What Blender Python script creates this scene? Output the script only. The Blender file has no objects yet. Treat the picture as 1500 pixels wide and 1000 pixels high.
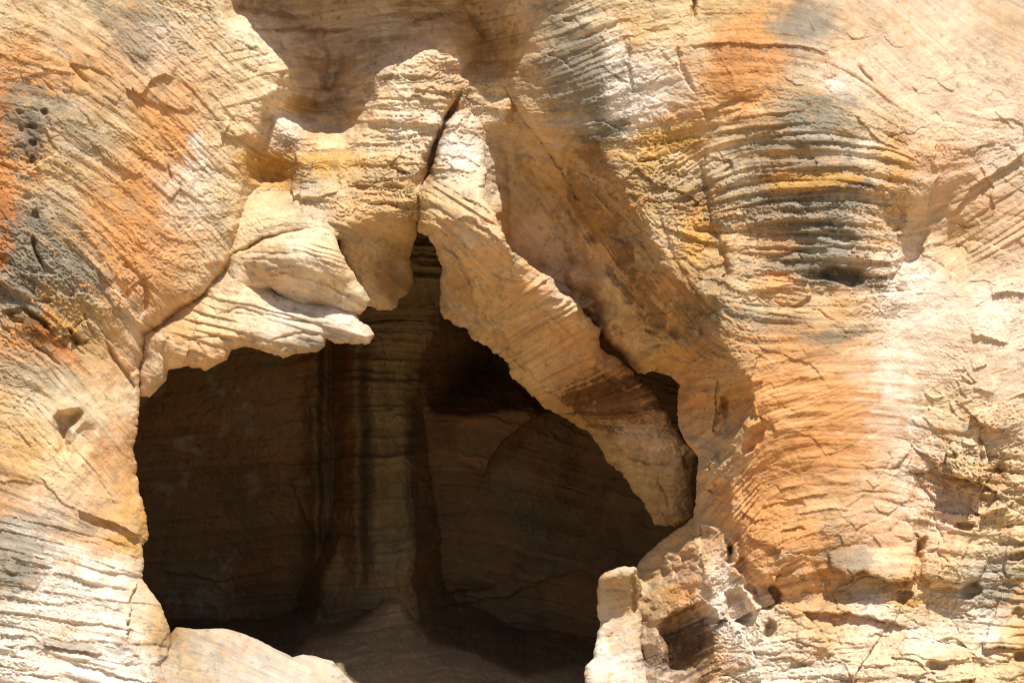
import bpy, math
import numpy as np

# ------------------------------------------------------------------ scene, camera, light
scn = bpy.context.scene
COL = scn.collection
CAM_D, CAM_Z = 60.0, 5.0            # metres from the cliff plane, height of the lens
cam = bpy.data.cameras.new('camera')
cam.sensor_width = 36.0
cam.lens = 36.0 * CAM_D / 15.0
cam.clip_end = 3000.0
cam_ob = bpy.data.objects.new('camera', cam)
cam_ob.location = (0, -CAM_D, CAM_Z)
cam_ob.rotation_euler = (math.radians(90), 0, 0)
COL.objects.link(cam_ob)
scn.camera = cam_ob

SUN_EL, SUN_AZ = 62.0, 20.0         # degrees; azimuth measured from the camera axis towards the right
world = bpy.data.worlds.new('World')
scn.world = world
world.use_nodes = True
wn = world.node_tree.nodes
sky = wn.new('ShaderNodeTexSky')
sky.sky_type = 'NISHITA'
sky.sun_disc = False
sky.sun_elevation = math.radians(SUN_EL)
sky.sun_rotation = math.radians(180 - SUN_AZ)
sky.dust_density = 1.5
bg = wn['Background']
bg.inputs['Strength'].default_value = 0.08
world.node_tree.links.new(sky.outputs[0], bg.inputs[0])
sun = bpy.data.lights.new('sun', 'SUN')
sun.energy = 4.6
sun.angle = math.radians(0.5)
sun.color = (1.0, 0.955, 0.89)
sun_ob = bpy.data.objects.new('sun', sun)
sun_ob.rotation_euler = (math.radians(90 - SUN_EL), 0, math.radians(SUN_AZ))
sun_ob.location = (10, -30, 40)
COL.objects.link(sun_ob)
vs = scn.view_settings
vs.view_transform = 'Standard'
vs.look = 'None'
vs.gamma = 1.0
vs.exposure = 0.32
scn.cycles.filter_width = 1.2
scn.cycles.max_bounces = 8
scn.cycles.diffuse_bounces = 5

# ------------------------------------------------------------------ numeric helpers
F = np.float32
STEP = 1.25                                 # cm between the vertices of the rock relief
U0, V0, NU, NV = -150.0, -130.0, 1441, 1009
gu = (U0 + STEP * np.arange(NU)).astype(F)
gv = (V0 + STEP * np.arange(NV)).astype(F)
GU, GV = np.meshgrid(gu, gv)


def sstep(a, b, x):
    t = np.clip((x - a) / (b - a), 0, 1)
    return t * t * (3 - 2 * t)


_rng = np.random.default_rng(11)
_TAB = _rng.random((256, 256)).astype(F) * 2 - 1


def vnoise(x, y, seed=0):
    x = x + seed * 37.17
    y = y + seed * 91.31
    xi = np.floor(x).astype(np.int32)
    yi = np.floor(y).astype(np.int32)
    fx = (x - xi).astype(F)
    fy = (y - yi).astype(F)
    fx = fx * fx * fx * (fx * (fx * 6 - 15) + 10)
    fy = fy * fy * fy * (fy * (fy * 6 - 15) + 10)
    x0, x1, y0, y1 = xi & 255, (xi + 1) & 255, yi & 255, (yi + 1) & 255
    a = _TAB[y0, x0]
    b = _TAB[y0, x1]
    c = _TAB[y1, x0]
    d = _TAB[y1, x1]
    a = a + (b - a) * fx
    c = c + (d - c) * fx
    return a + (c - a) * fy


def fbm(u, v, scale, octs=4, seed=0, gain=0.5):
    out = 0
    amp, tot = 1.0, 0.0
    f = 1.0 / scale
    for k in range(octs):
        # every octave is turned a little so that no lattice shows
        ca, sa = math.cos(0.6 + 0.9 * k), math.sin(0.6 + 0.9 * k)
        out = out + amp * vnoise((u * ca - v * sa) * f, (u * sa + v * ca) * f, seed + k * 3)
        tot += amp
        amp *= gain
        f *= 2.03
    return (out / tot).astype(F)


def blur(a, n):
    for _ in range(n):
        p = np.pad(a, 1, mode='edge')
        a = (p[:-2, 1:-1] + p[2:, 1:-1] + p[1:-1, :-2] + p[1:-1, 2:] + 4 * a) / 8
    return a.astype(F)


class Field:
    """a coarse sampled function of (u, v), read back with bilinear interpolation"""
    def __init__(self, u0, v0, st, a):
        self.u0, self.v0, self.st, self.a = u0, v0, st, a

    def at(self, u, v):
        a = self.a
        x = np.clip((u - self.u0) / self.st, 0, a.shape[1] - 1.001)
        y = np.clip((v - self.v0) / self.st, 0, a.shape[0] - 1.001)
        xi = x.astype(np.int32)
        yi = y.astype(np.int32)
        fx = (x - xi).astype(F)
        fy = (y - yi).astype(F)
        if a.ndim == 3:
            fx, fy = fx[..., None], fy[..., None]
        t = a[yi, xi] * (1 - fx) + a[yi, xi + 1] * fx
        b = a[yi + 1, xi] * (1 - fx) + a[yi + 1, xi + 1] * fx
        return t * (1 - fy) + b * fy


def rbf(pts, vals, c, smooth, box, st):
    """multiquadric fit through scattered control points, sampled on a grid"""
    P = np.array(pts, float)
    W = np.array(vals, float)
    if W.ndim == 1:
        W = W[:, None]
    r = np.sqrt(((P[:, None] - P[None]) ** 2).sum(-1) + c * c)
    n = len(P)
    A = np.zeros((n + 1, n + 1))
    A[:n, :n] = -r + np.eye(n) * smooth
    A[:n, n] = A[n, :n] = 1
    rhs = np.vstack([W, np.zeros((1, W.shape[1]))])
    k = np.linalg.solve(A, rhs)
    u = np.arange(box[0], box[2] + st, st)
    v = np.arange(box[1], box[3] + st, st)
    X, Y = np.meshgrid(u, v)
    out = np.zeros(X.shape + (W.shape[1],))
    for i in range(n):
        out += (-np.sqrt((X - P[i, 0]) ** 2 + (Y - P[i, 1]) ** 2 + c * c))[..., None] * k[i]
    out += k[n]
    out = out.astype(F)
    return Field(box[0], box[1], st, out[..., 0] if W.shape[1] == 1 else out)


def nearest(poly, X, Y, closed):
    """distance to a polyline, side of it, and arc position (0..1) of the nearest point"""
    P = [tuple(p) for p in poly]
    if closed:
        P = P + [P[0]]
    seg = [math.dist(P[i], P[i + 1]) for i in range(len(P) - 1)]
    tot = sum(seg) or 1
    best = np.full(X.shape, 1e9, F)
    side = np.zeros(X.shape, F)
    arc = np.zeros(X.shape, F)
    acc = 0.0
    for i in range(len(P) - 1):
        ax, ay = P[i]
        dx, dy = P[i + 1][0] - ax, P[i + 1][1] - ay
        L2 = dx * dx + dy * dy + 1e-9
        t = np.clip(((X - ax) * dx + (Y - ay) * dy) / L2, 0, 1)
        ex, ey = X - ax - t * dx, Y - ay - t * dy
        d = np.sqrt(ex * ex + ey * ey)
        m = d < best
        best = np.where(m, d, best)
        side = np.where(m, -(dx * (Y - ay) - dy * (X - ax)) / math.sqrt(L2), side)
        arc = np.where(m, (acc + t * seg[i]) / tot, arc)
        acc += seg[i]
    return best.astype(F), side.astype(F), arc.astype(F)


def poly_sdf(poly, X, Y):
    """signed distance, positive inside"""
    d, _, _ = nearest(poly, X, Y, True)
    ins = np.zeros(X.shape, bool)
    n = len(poly)
    for i in range(n):
        x0, y0 = poly[i]
        x1, y1 = poly[(i + 1) % n]
        if y0 == y1:
            continue
        c = ((y0 > Y) != (y1 > Y)) & (X < (x1 - x0) * (Y - y0) / (y1 - y0) + x0)
        ins ^= c
    return np.where(ins, d, -d).astype(F)


def window(pts, pad):
    us = [p[0] for p in pts]
    vs_ = [p[1] for p in pts]
    j0 = max(0, int((min(us) - pad - U0) / STEP))
    j1 = min(NU, int((max(us) + pad - U0) / STEP) + 2)
    i0 = max(0, int((min(vs_) - pad - V0) / STEP))
    i1 = min(NV, int((max(vs_) + pad - V0) / STEP) + 2)
    return slice(i0, i1), slice(j0, j1)


# ------------------------------------------------------------------ stone colours (albedo, with some bounce light and shade put in)
PAL = dict(C=(.63, .472, .278), W=(.72, .635, .53), T=(.52, .352, .172), O=(.60, .30, .115), R=(.42, .165, .055),
           G=(.245, .212, .155), Y=(.52, .30, .085), P=(.66, .478, .325), B=(.13, .062, .022), D=(.12, .10, .08))


def parse(txt):
    pts, cols = [], []
    for tok in txt.split():
        a, b, c = tok.split(',')
        pts.append((float(a), float(b)))
        cols.append(np.mean([PAL[k] for k in c], axis=0))
    return pts, cols


STONE = """
20,30,TC 130,20,C 200,15,TG 215,50,GW 300,30,C 340,80,C 390,120,C 150,110,TO 40,150,G 62,125,O 85,160,GT 10,130,RO 8,240,RO
30,250,O 4,290,R 50,285,GC 80,300,GT 60,320,GD 130,180,GTC 180,190,TC 228,160,O 230,220,OT 262,205,O 200,262,O 282,208,W
272,245,WP 300,200,C 330,180,C 320,300,C 275,300,WP 150,310,OT 230,300,O 100,270,TC 30,360,G 60,350,G 100,365,GT 70,400,GG
120,420,GT 30,430,G 160,350,OT 200,360,O 220,400,O 180,430,PO 30,450,BT 62,482,RB 92,512,RBT 60,440,OBT 104,470,Y 20,500,O
15,545,TC 60,545,GC 130,450,GT 170,480,T 190,530,CO 140,560,C 100,560,C 40,590,C 20,640,YC 150,600,C 180,650,CO 150,700,OC
190,740,OY 100,700,C 40,680,YC 10,720,OG 60,730,P 100,760,PG 160,790,OP 200,795,Y 30,770,GW 60,800,GW 20,840,G 80,840,W
130,830,W 180,850,W 60,880,W 150,900,W 100,930,OWW 30,950,W 120,970,W 200,960,W 20,990,W 215,920,T 235,940,BT
420,190,W 380,230,Y 420,245,YB 470,240,Y 500,230,YC 450,275,TW 560,140,C 600,180,WC 640,170,WC 560,230,CT 620,250,T 580,290,T
660,90,P 650,65,PC 650,120,T 440,300,C 390,330,C 470,320,C 430,110,WY 500,60,WCY 430,60,WC 480,170,CWY 520,140,WY 560,40,W 690,80,CY 390,40,CW 620,40,CW 600,20,C 720,50,CY 740,70,YC
340,340,C 300,450,C 420,450,W 380,480,C 270,510,OC 230,540,PT 250,480,T 500,480,W 455,505,GT 330,420,C
430,370,CW 500,400,C 400,395,T 560,350,T 580,400,BT 560,440,T 520,340,T
660,220,W 690,240,W 680,300,C 650,300,T 640,330,T 705,335,TP 680,400,T 670,430,TB 740,420,TTO 780,420,TO 800,470,TTO 850,490,TO 720,470,T
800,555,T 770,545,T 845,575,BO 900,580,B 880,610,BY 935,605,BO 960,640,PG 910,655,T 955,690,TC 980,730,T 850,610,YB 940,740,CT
750,240,C 760,200,C 770,300,CY 800,340,CP 850,400,CP 900,450,CT 930,500,CY 820,260,CY 860,310,YT 900,260,TB 870,210,TB 900,330,BTY 930,400,BT
970,420,BTO 970,530,YT 985,540,OY 1010,450,TB 1020,560,OB 1010,600,OT 1050,560,T 1075,600,YT 800,190,T
780,60,PT 800,20,GC 850,80,G 840,130,G 870,140,G 890,80,W 900,140,W 920,20,C 940,60,YC 960,120,W 970,150,W 890,190,G 930,170,W
950,200,Y 980,205,Y 900,212,T 1010,130,P 1030,60,C 1060,100,O 1085,100,RO 1090,40,O 1080,20,T 1130,20,O 1150,50,G 1190,50,G
1160,105,GC 1150,70,O 1110,120,O 1200,110,P 1060,150,YC 1120,140,TO 1100,160,O 1000,180,TO 1200,150,GC 1180,170,G 1100,190,TG
1200,200,G 1250,190,GT 1050,220,C 1100,230,TG 1160,240,GO 1190,262,OY 1140,267,YO 1120,285,G 1200,290,GD 1250,270,GT 1080,320,CT
1100,350,OC 1150,340,GO 1200,350,G 1230,370,G 1230,400,GD 1180,390,G 1090,380,GC 1270,320,P 1280,380,P 970,230,YC 1000,260,YG
1020,340,Y 1000,330,T 1035,300,TB 1100,425,C 1145,408,O 1200,430,C 1110,460,CG 1150,495,O 1230,450,OC 1220,490,GT
1180,540,CO 1250,480,TP 1300,450,W 1290,480,P 1150,560,O 1220,590,O 1140,620,O 1180,650,RO 1165,635,C 1120,680,O
1250,640,OT 1300,600,W 1315,640,W 1300,700,P 1100,740,O 1150,730,O 1200,720,CO 1200,752,C 1250,700,CO 1150,760,OO 1130,790,O
1180,805,CO 1205,812,O 1250,740,GC 1280,780,PO 1300,820,P 1095,640,T 1060,700,TP 1050,760,TO 1020,830,OP 1010,870,O 1060,850,W
1080,900,W 1030,900,W 960,830,T 940,880,T 900,860,TG 900,960,W 1010,950,B 1040,970,OC 1150,870,CO 1200,900,OC 1230,890,OC
1150,905,C 1280,900,W 1300,880,C 1330,880,YC 1280,860,GC 1100,970,W 1200,950,CO 1200,990,W 1300,960,C 1400,950,C 1350,930,W
1350,60,C 1400,30,CW 1480,40,YG 1500,70,GC 1420,110,P 1300,50,P 1250,60,PT 1260,130,P 1230,130,W 1320,120,CP 1400,170,PC 1440,60,C 1380,200,C
1480,150,P 1350,200,PT 1300,210,CY 1330,230,O 1260,210,W 1370,240,O 1290,270,C 1320,260,OC 1310,330,T 1350,330,CT
1450,220,P 1480,240,GP 1440,300,OY 1490,300,OT 1410,340,Y 1430,360,YC 1400,400,YC 1350,400,W 1370,450,W 1450,410,P 1450,450,W
1480,500,CW 1420,500,C 1420,560,CP 1480,580,P 1380,600,C 1400,680,TC 1440,680,T 1480,650,CP 1490,720,C 1350,700,WP 1400,750,P
1420,790,C 1480,780,C 1450,850,WG 1470,880,GC 1490,930,YC 1450,920,W 1380,840,CT 1240,820,G 1270,830,TG 350,960,WG 300,940,WG 400,975,WG 450,985,WGC 260,960,TG 280,990,TG
"""
BOX = (U0 - 5, V0 - 5, U0 + NU * STEP + 5, V0 + NV * STEP + 5)
cp, cv = parse(STONE)
stone = rbf(cp, cv, 6.0, 2.0, BOX, 4.0)  # alcove and trough points paled: stands in for bounce light in their shade

# ------------------------------------------------------------------ how the beds run (degrees, down to the right positive)
DIP = """100,60,30 200,100,36 300,150,45 330,250,46 230,250,45 100,250,32 40,160,8 40,260,15 150,350,45 200,420,52 300,440,22
420,460,18 500,485,22 50,480,38 100,520,42 150,600,50 180,700,60 60,620,27 100,740,30 40,760,16 100,850,9 150,920,10 50,950,7
100,980,12 20,600,18 250,520,30 380,370,-25 430,360,-6 480,380,32 520,420,45 560,150,4 600,200,0 600,300,0 560,260,6 460,240,-6
450,90,-4 430,150,20 520,110,-30 600,30,3 400,310,-12 470,310,10 680,300,35 750,450,-20 800,480,-30 850,520,-30 820,540,-28
880,580,-15 930,640,10 960,720,20 660,420,60 690,230,10 800,300,52 900,450,52 960,520,-30 900,350,60 1000,500,62 830,100,-12
870,150,-22 920,200,-15 800,40,-16 1000,180,-13 1100,150,-6 1150,80,0 1100,250,-4 1200,260,0 1250,240,3 1285,260,14 1060,240,-26
1000,260,-36 960,220,-12 1150,350,0 1250,380,2 1120,420,9 1150,470,-3 1100,560,-22 1200,540,-13 1280,520,-4 1150,650,-11
1250,650,2 1150,750,-13 1250,740,0 1310,760,8 1120,830,-16 1060,720,-42 1080,780,-52 1030,640,-32 1400,120,30 1300,120,45
1470,260,-36 1440,320,-22 1420,380,-50 1480,440,4 1400,480,12 1450,560,-22 1400,700,26 1470,730,-20 1450,850,4 1350,900,0
1200,930,-3 1100,960,-9 1000,980,-20 350,960,25 900,900,-5 320,340,-30 -100,300,30 1600,300,0 1600,800,0 -100,800,10"""
dp = [tuple(map(float, t.split(','))) for t in DIP.split()]
dip = rbf([p[:2] for p in dp], [(math.cos(math.radians(p[2])), math.sin(math.radians(p[2]))) for p in dp], 15.0, 3.0, BOX, 6.0)

# strength of the bedding relief and of the broken, flaky relief (1 = ordinary)
AMP = """100,100,1.0 250,150,.9 330,300,.8 40,250,.7 150,350,.9 100,600,.7 150,700,.7 60,850,1.5 150,950,1.7 20,960,1.9 430,370,1.3
420,470,1.0 500,480,.9 560,200,1.3 600,300,1.5 450,100,.5 600,30,.6 660,300,.8 820,500,1.5 770,460,1.2 900,600,.9 960,700,.5
800,320,.15 860,400,.15 930,480,.25 900,330,.25 1000,480,.3 940,400,.25 870,240,.4 1010,560,.4 840,120,1.6 880,60,1.0 960,120,.9 1050,100,.7 1150,100,.9 1100,210,1.9
1180,250,2.7 1230,270,2.5 1160,320,2.0 1220,380,2.0 1100,360,1.2 1280,300,1.0 1010,260,1.7 1130,430,1.5 1200,480,1.0 1150,560,1.0
1300,500,.3 1250,600,.7 1150,700,.9 1200,740,1.0 1300,700,.4 1060,720,2.0 1350,60,.15 1450,100,.3 1350,200,.5 1450,300,1.0 1450,430,.6
1400,500,.4 1450,600,.5 1420,700,1.2 1470,780,1.0 1450,900,1.2 1200,880,.5 1200,970,1.5 1300,960,1.3 350,950,.5 900,900,.4 580,380,.3"""
ap = [tuple(map(float, t.split(','))) for t in AMP.split()]
amp_f = rbf([p[:2] for p in ap], [p[2] for p in ap], 15.0, 3.0, BOX, 6.0)
FLK = """100,100,.5 250,150,.4 150,350,.8 60,420,1.3 60,490,1.2 250,430,.7 100,600,.3 60,900,.7 430,370,.3 600,250,1.2 600,310,1.3
470,260,1.0 660,250,.7 450,100,.8 600,40,.9 700,60,.9 700,400,.5 820,500,.3 900,600,.6 960,720,.5 800,320,.05 860,400,.05 900,300,1.0 940,380,1.1 980,460,1.1 1010,560,.9 870,230,.9 840,100,.5 960,120,.7 1030,100,.5
1150,80,.4 1200,250,.6 1020,300,1.4 1050,400,1.4 1080,480,1.4 1060,700,1.3 1040,850,1.5 1270,300,1.2 1280,400,1.4 1200,500,.3 1150,650,.35
1200,760,.4 1300,600,.25 1350,40,.05 1430,50,.08 1300,150,.9 1350,180,1.2 1420,200,1.0 1460,250,1.0 1340,300,1.2 1430,450,.5 1440,580,1.1 1400,690,1.5
1370,600,.9 1430,780,1.3 1480,880,.7 1200,880,.9 1120,900,1.5 1300,880,1.1 1200,970,1.1 1400,950,1.1 930,850,.4 350,950,.3 580,400,.2"""
fp = [tuple(map(float, t.split(','))) for t in FLK.split()]
flk_f = rbf([p[:2] for p in fp], [p[2] for p in fp], 15.0, 3.0, BOX, 6.0)

# ---- line integral convolution: smear noise along the dip to get bedding that bends as the beds do
wob = fbm(GU, GV, 160, 3, 5) * 0.22
dv = dip.at(GU, GV)
ang = np.arctan2(dv[..., 1], dv[..., 0]) + wob
DX, DY = np.cos(ang).astype(F), np.sin(ang).astype(F)


def smear(seeds, length, stp):
    accs = [s.copy() for s in seeds]
    for sgn in (1, -1):
        X = np.broadcast_to(np.arange(NU, dtype=F), (NV, NU)).copy()
        Y = np.broadcast_to(np.arange(NV, dtype=F)[:, None], (NV, NU)).copy()
        n = int(length / stp)
        for k in range(n):
            xi = np.clip(np.rint(X), 0, NU - 1).astype(np.int32)
            yi = np.clip(np.rint(Y), 0, NV - 1).astype(np.int32)
            X += sgn * stp / STEP * DX[yi, xi]
            Y += sgn * stp / STEP * DY[yi, xi]
            x = np.clip(X, 0, NU - 1.01)
            y = np.clip(Y, 0, NV - 1.01)
            xi = x.astype(np.int32)
            yi = y.astype(np.int32)
            fx, fy = x - xi, y - yi
            w = 0.5 + 0.5 * math.cos(math.pi * (k + 1) / (n + 1))
            for a, s in zip(accs, seeds):
                a += w * ((s[yi, xi] * (1 - fx) + s[yi, xi + 1] * fx) * (1 - fy) +
                          (s[yi + 1, xi] * (1 - fx) + s[yi + 1, xi + 1] * fx) * fy)
    return [((a - a.mean()) / a.std()).astype(F) for a in accs]


wh = np.random.default_rng(5)
s_fine = blur(wh.standard_normal((NV, NU)).astype(F), 1)
s_mid = blur(wh.standard_normal((NV, NU)).astype(F), 9)
s_big = blur(wh.standard_normal((NV, NU)).astype(F), 45)
L_fine, L_mid = smear([s_fine, s_mid], 54, 3.0)
(L_big,) = smear([s_big], 150, 7.5)

mleft_ = sstep(420, 300, GU) * sstep(760, 640, GV)
amp = np.clip(amp_f.at(GU, GV), 0.05, 3) * (0.75 + 0.7 * fbm(GU, GV, 70, 3, 31)) * (.3 + .7 * sstep(-.28, .22, fbm(GU, GV, 130, 4, 32))) * (1 - .35 * mleft_) * (1 - .3 * sstep(1290, 1340, GU))
flk = np.clip(flk_f.at(GU, GV), 0.0, 2) * .72 * (1 - .35 * sstep(1290, 1340, GU) * sstep(640, 560, GV))
H = fbm(GU, GV, 150, 5, 2, 0.55) * 0.11
H += fbm(GU, GV, 26, 4, 8) * 0.016 * (0.4 + flk)
H += amp * (0.014 * np.tanh(1.6 * L_big) + 0.0048 * np.tanh(1.5 * L_mid) * sstep(-.45, .35, fbm(GU, GV, 110, 3, 44)) + 0.0022 * L_fine)
# broken terraces: plates that have spalled off along the beds
ru = GU * DX + GV * DY
q = fbm(GU, GV, 60, 5, 17, 0.6) + 0.22 * L_big + 0.07 * L_mid
for lev, sd in ((5.0, 0), (9.0, 1)):
    qq = q * lev + sd * 0.37
    fl = np.floor(qq)
    fr = qq - fl
    H += flk * (0.060 if sd == 0 else 0.026) * (fl + sstep(0.0, 0.16, fr) - qq * 0.82) * (0.6 + 0.4 * vnoise(GU / 80, GV / 80, 4))
# fine pitting
pit = fbm(GU, GV, 9, 3, 41)
H -= 0.010 * sstep(0.34, 0.6, pit) * (0.2 + flk)


def facets(scale, aspect, rot, A, tilt, seed, mask):
    """angular plates bounded by joints: every cell of a jittered lattice gets its own depth and tilt"""
    global H
    c, s = math.cos(math.radians(rot)), math.sin(math.radians(rot))
    X = GU + 14 * fbm(GU, GV, 70, 4, 301 + seed, .6)
    Y = GV + 14 * fbm(GU, GV, 70, 4, 302 + seed, .6)
    x, y = (X * c + Y * s) / (scale * aspect), (-X * s + Y * c) / scale
    xi, yi = np.floor(x).astype(np.int32), np.floor(y).astype(np.int32)
    best = np.full(x.shape, 9e9, F)
    sec = best.copy()
    bx, by, bh, btx, bty = (np.zeros(x.shape, F) for _ in range(5))
    T = np.random.default_rng(seed).random((5, 64, 64)).astype(F)
    for dx in (-1, 0, 1):
        for dy in (-1, 0, 1):
            a, b = (xi + dx) & 63, (yi + dy) & 63
            ex, ey = x - (xi + dx + T[0, b, a]), y - (yi + dy + T[1, b, a])
            d = ex * ex + ey * ey
            m = d < best
            sec = np.where(m, best, np.minimum(sec, d))
            best = np.where(m, d, best)
            bx, by = np.where(m, ex, bx), np.where(m, ey, by)
            bh, btx, bty = np.where(m, T[2, b, a], bh), np.where(m, T[3, b, a], btx), np.where(m, T[4, b, a], bty)
    h = (bh - .5) * A + tilt * scale / 100 * ((btx - .5) * bx * aspect + (bty - .5) * by)
    gap = np.sqrt(sec) - np.sqrt(best)
    wv_ = 1.6 / scale
    h -= min(A * 1.3, .022 + .1 * A) * np.exp(-(gap / wv_) ** 2) * sstep(.45, .75, bh + .5 * vnoise(GU / 60, GV / 60, seed + 60))
    H += (h * mask).astype(F)


mk = np.clip(flk, 0, 1.4) * sstep(-.25, .25, fbm(GU, GV, 90, 3, 77) + .05)
mleft = sstep(420, 300, GU) * sstep(760, 640, GV)
facets(58, 1.8, 38, .030, .30, 1, mk * mleft)
low_r = sstep(-60, 30, poly_sdf([(1000, 880), (1100, 850), (1340, 850), (1345, 640), (1400, 600), (1900, 600), (1900, 1400), (960, 1400)], GU, GV) + 50 * fbm(GU, GV, 90, 4, 310))
facets(70, 2.2, 8, .12, .45, 6, low_r)
facets(30, 2.4, -5, .022, .35, 7, low_r * .7)
facets(24, 2.2, 42, .014, .34, 2, mk * mleft)
facets(52, 1.9, -4, .034, .30, 3, mk * (1 - mleft))
facets(21, 2.2, -2, .016, .36, 4, mk * (1 - mleft))


def bedset(uc, vc, ru_, rv, dp_, curv, wl, A, seed=0, jag=4.0):
    """a set of weathered beds: each swells downwards and is undercut at its foot"""
    global H
    r = max(ru_, rv)
    si, sj = window([(uc - ru_ * 1.6, vc - rv * 1.6), (uc + ru_ * 1.6, vc + rv * 1.6)], 2)
    X, Y = GU[si, sj], GV[si, sj]
    s = (Y - vc) - (X - uc) * math.tan(math.radians(dp_)) - curv * (X - uc) ** 2 + jag * fbm(X, Y, 55, 2, 110 + seed)
    ph = s / wl + 0.55 * vnoise(s / (wl * 2.6), X / 260, 120 + seed) + .25 * vnoise(X / 70, s / wl / 3, seed)
    k = np.floor(ph)
    fr = ph - k
    ap_ = np.clip(.55 + .75 * vnoise(k * 3.71, X / (wl * 6) + k * .37, 130 + seed), .05, 1.3)
    m = np.sqrt(((X - uc) / ru_) ** 2 + ((Y - vc) / rv) ** 2) + .35 * fbm(X, Y, 60, 3, 140 + seed)
    prof = fr ** 1.3 * (1 - sstep(.80, .98, fr)) + .25 * np.sin(np.pi * fr)
    H[si, sj] += A * ap_ * prof * sstep(1.35, .75, m)


for q_, b_ in enumerate([(1175, 275, 135, 105, -2, .0012, 16, .08), (1190, 385, 110, 45, 0, .0008, 23, .085), (850, 110, 60, 120, -20, 0, 10, .026), (590, 200, 75, 125, 2, 0, 21, .05),
                         (90, 910, 170, 95, 9, 0, 20, .055), (90, 800, 130, 60, 13, 0, 14, .03), (1200, 975, 260, 45, -1, 0, 18, .05), (1440, 745, 90, 100, 8, 0, 22, .05),
                         (1450, 300, 75, 75, -30, 0, 13, .035), (1150, 745, 95, 110, -12, .0003, 16, .009), (1150, 590, 110, 60, -20, 0, 9, .012), (1120, 445, 70, 40, 9, 0, 9, .022),
                         (810, 495, 85, 75, -30, .001, 14, .07), (1068, 730, 42, 90, -48, 0, 10, .04), (400, 475, 120, 60, 16, 0, 15, .05), (140, 200, 150, 140, 36, 0, 13, .010),
                         (280, 130, 120, 130, 46, 0, 10, .013), (120, 590, 100, 110, 48, 0, 15, .014), (1010, 270, 40, 70, -35, 0, 9, .03), (450, 375, 90, 45, 12, .001, 9, .045), (1250, 600, 80, 90, 0, 0, 12, .01),
                         (300, 300, 90, 120, 46, 0, 12, .012), (1440, 900, 90, 60, 3, 0, 13, .035), (680, 290, 50, 60, 30, 0, 14, .04), (890, 590, 80, 50, -12, 0, 13, .06), (500, 100, 170, 130, -3, .0006, 16, .035), (700, 60, 60, 70, -12, 0, 13, .03), (960, 680, 60, 60, 5, 0, 16, .03)]):
    bedset(*b_, seed=q_)


def ledge(pts, A, w, soft=1.2, jag=3.0):
    """one side stands proud (above a line drawn rightwards, right of a line drawn downwards) and drops off sharply"""
    global H
    si, sj = window(pts, w * 3 + 8)
    X, Y = GU[si, sj], GV[si, sj]
    X2 = X + jag * fbm(X, Y, 14, 3, 51)
    Y2 = Y + jag * fbm(X, Y, 14, 3, 52)
    d, s, a = nearest(pts, X2, Y2, False)
    end = sstep(0, 0.12, a) * sstep(0, 0.12, 1 - a)
    prof = np.where(s > 0, np.exp(-d / w), np.exp(-d / soft) * 0.15)
    H[si, sj] += A * prof * end * sstep(w * 3 + 8, w * 2, d)


def crack(pts, A, w, jag=3.0):
    global H
    si, sj = window(pts, w * 4 + 8)
    X, Y = GU[si, sj], GV[si, sj]
    d, s, a = nearest(pts, X + jag * fbm(X, Y, 12, 3, 61), Y + jag * fbm(X, Y, 12, 3, 62), False)
    taper = sstep(-0.02, 0.25, a) * sstep(-0.02, 0.25, 1 - a)
    ww = w * (0.35 + 0.65 * taper)
    H[si, sj] -= A * taper * np.exp(-(d / ww) ** 2)


def pocket(u, v, ru_, rv, A, rot=0.0, sharp=0.45):
    global H
    r = max(ru_, rv)
    si, sj = window([(u - r, v - r), (u + r, v + r)], r)
    X, Y = GU[si, sj] - u, GV[si, sj] - v
    X, Y = X + 0.25 * r * fbm(GU[si, sj], GV[si, sj], r * 1.2, 3, 71), Y + 0.25 * r * fbm(GU[si, sj], GV[si, sj], r * 1.2, 3, 72)
    c, s = math.cos(math.radians(rot)), math.sin(math.radians(rot))
    x, y = X * c + Y * s, -X * s + Y * c
    q_ = np.sqrt((x / ru_) ** 2 + (y / rv) ** 2) + .8 * fbm(GU[si, sj], GV[si, sj], r * 1.4, 4, int(u) % 50, .5)
    H[si, sj] -= A * sstep(1.0 + sharp * .4, 1.0 - sharp, q_)


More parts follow.
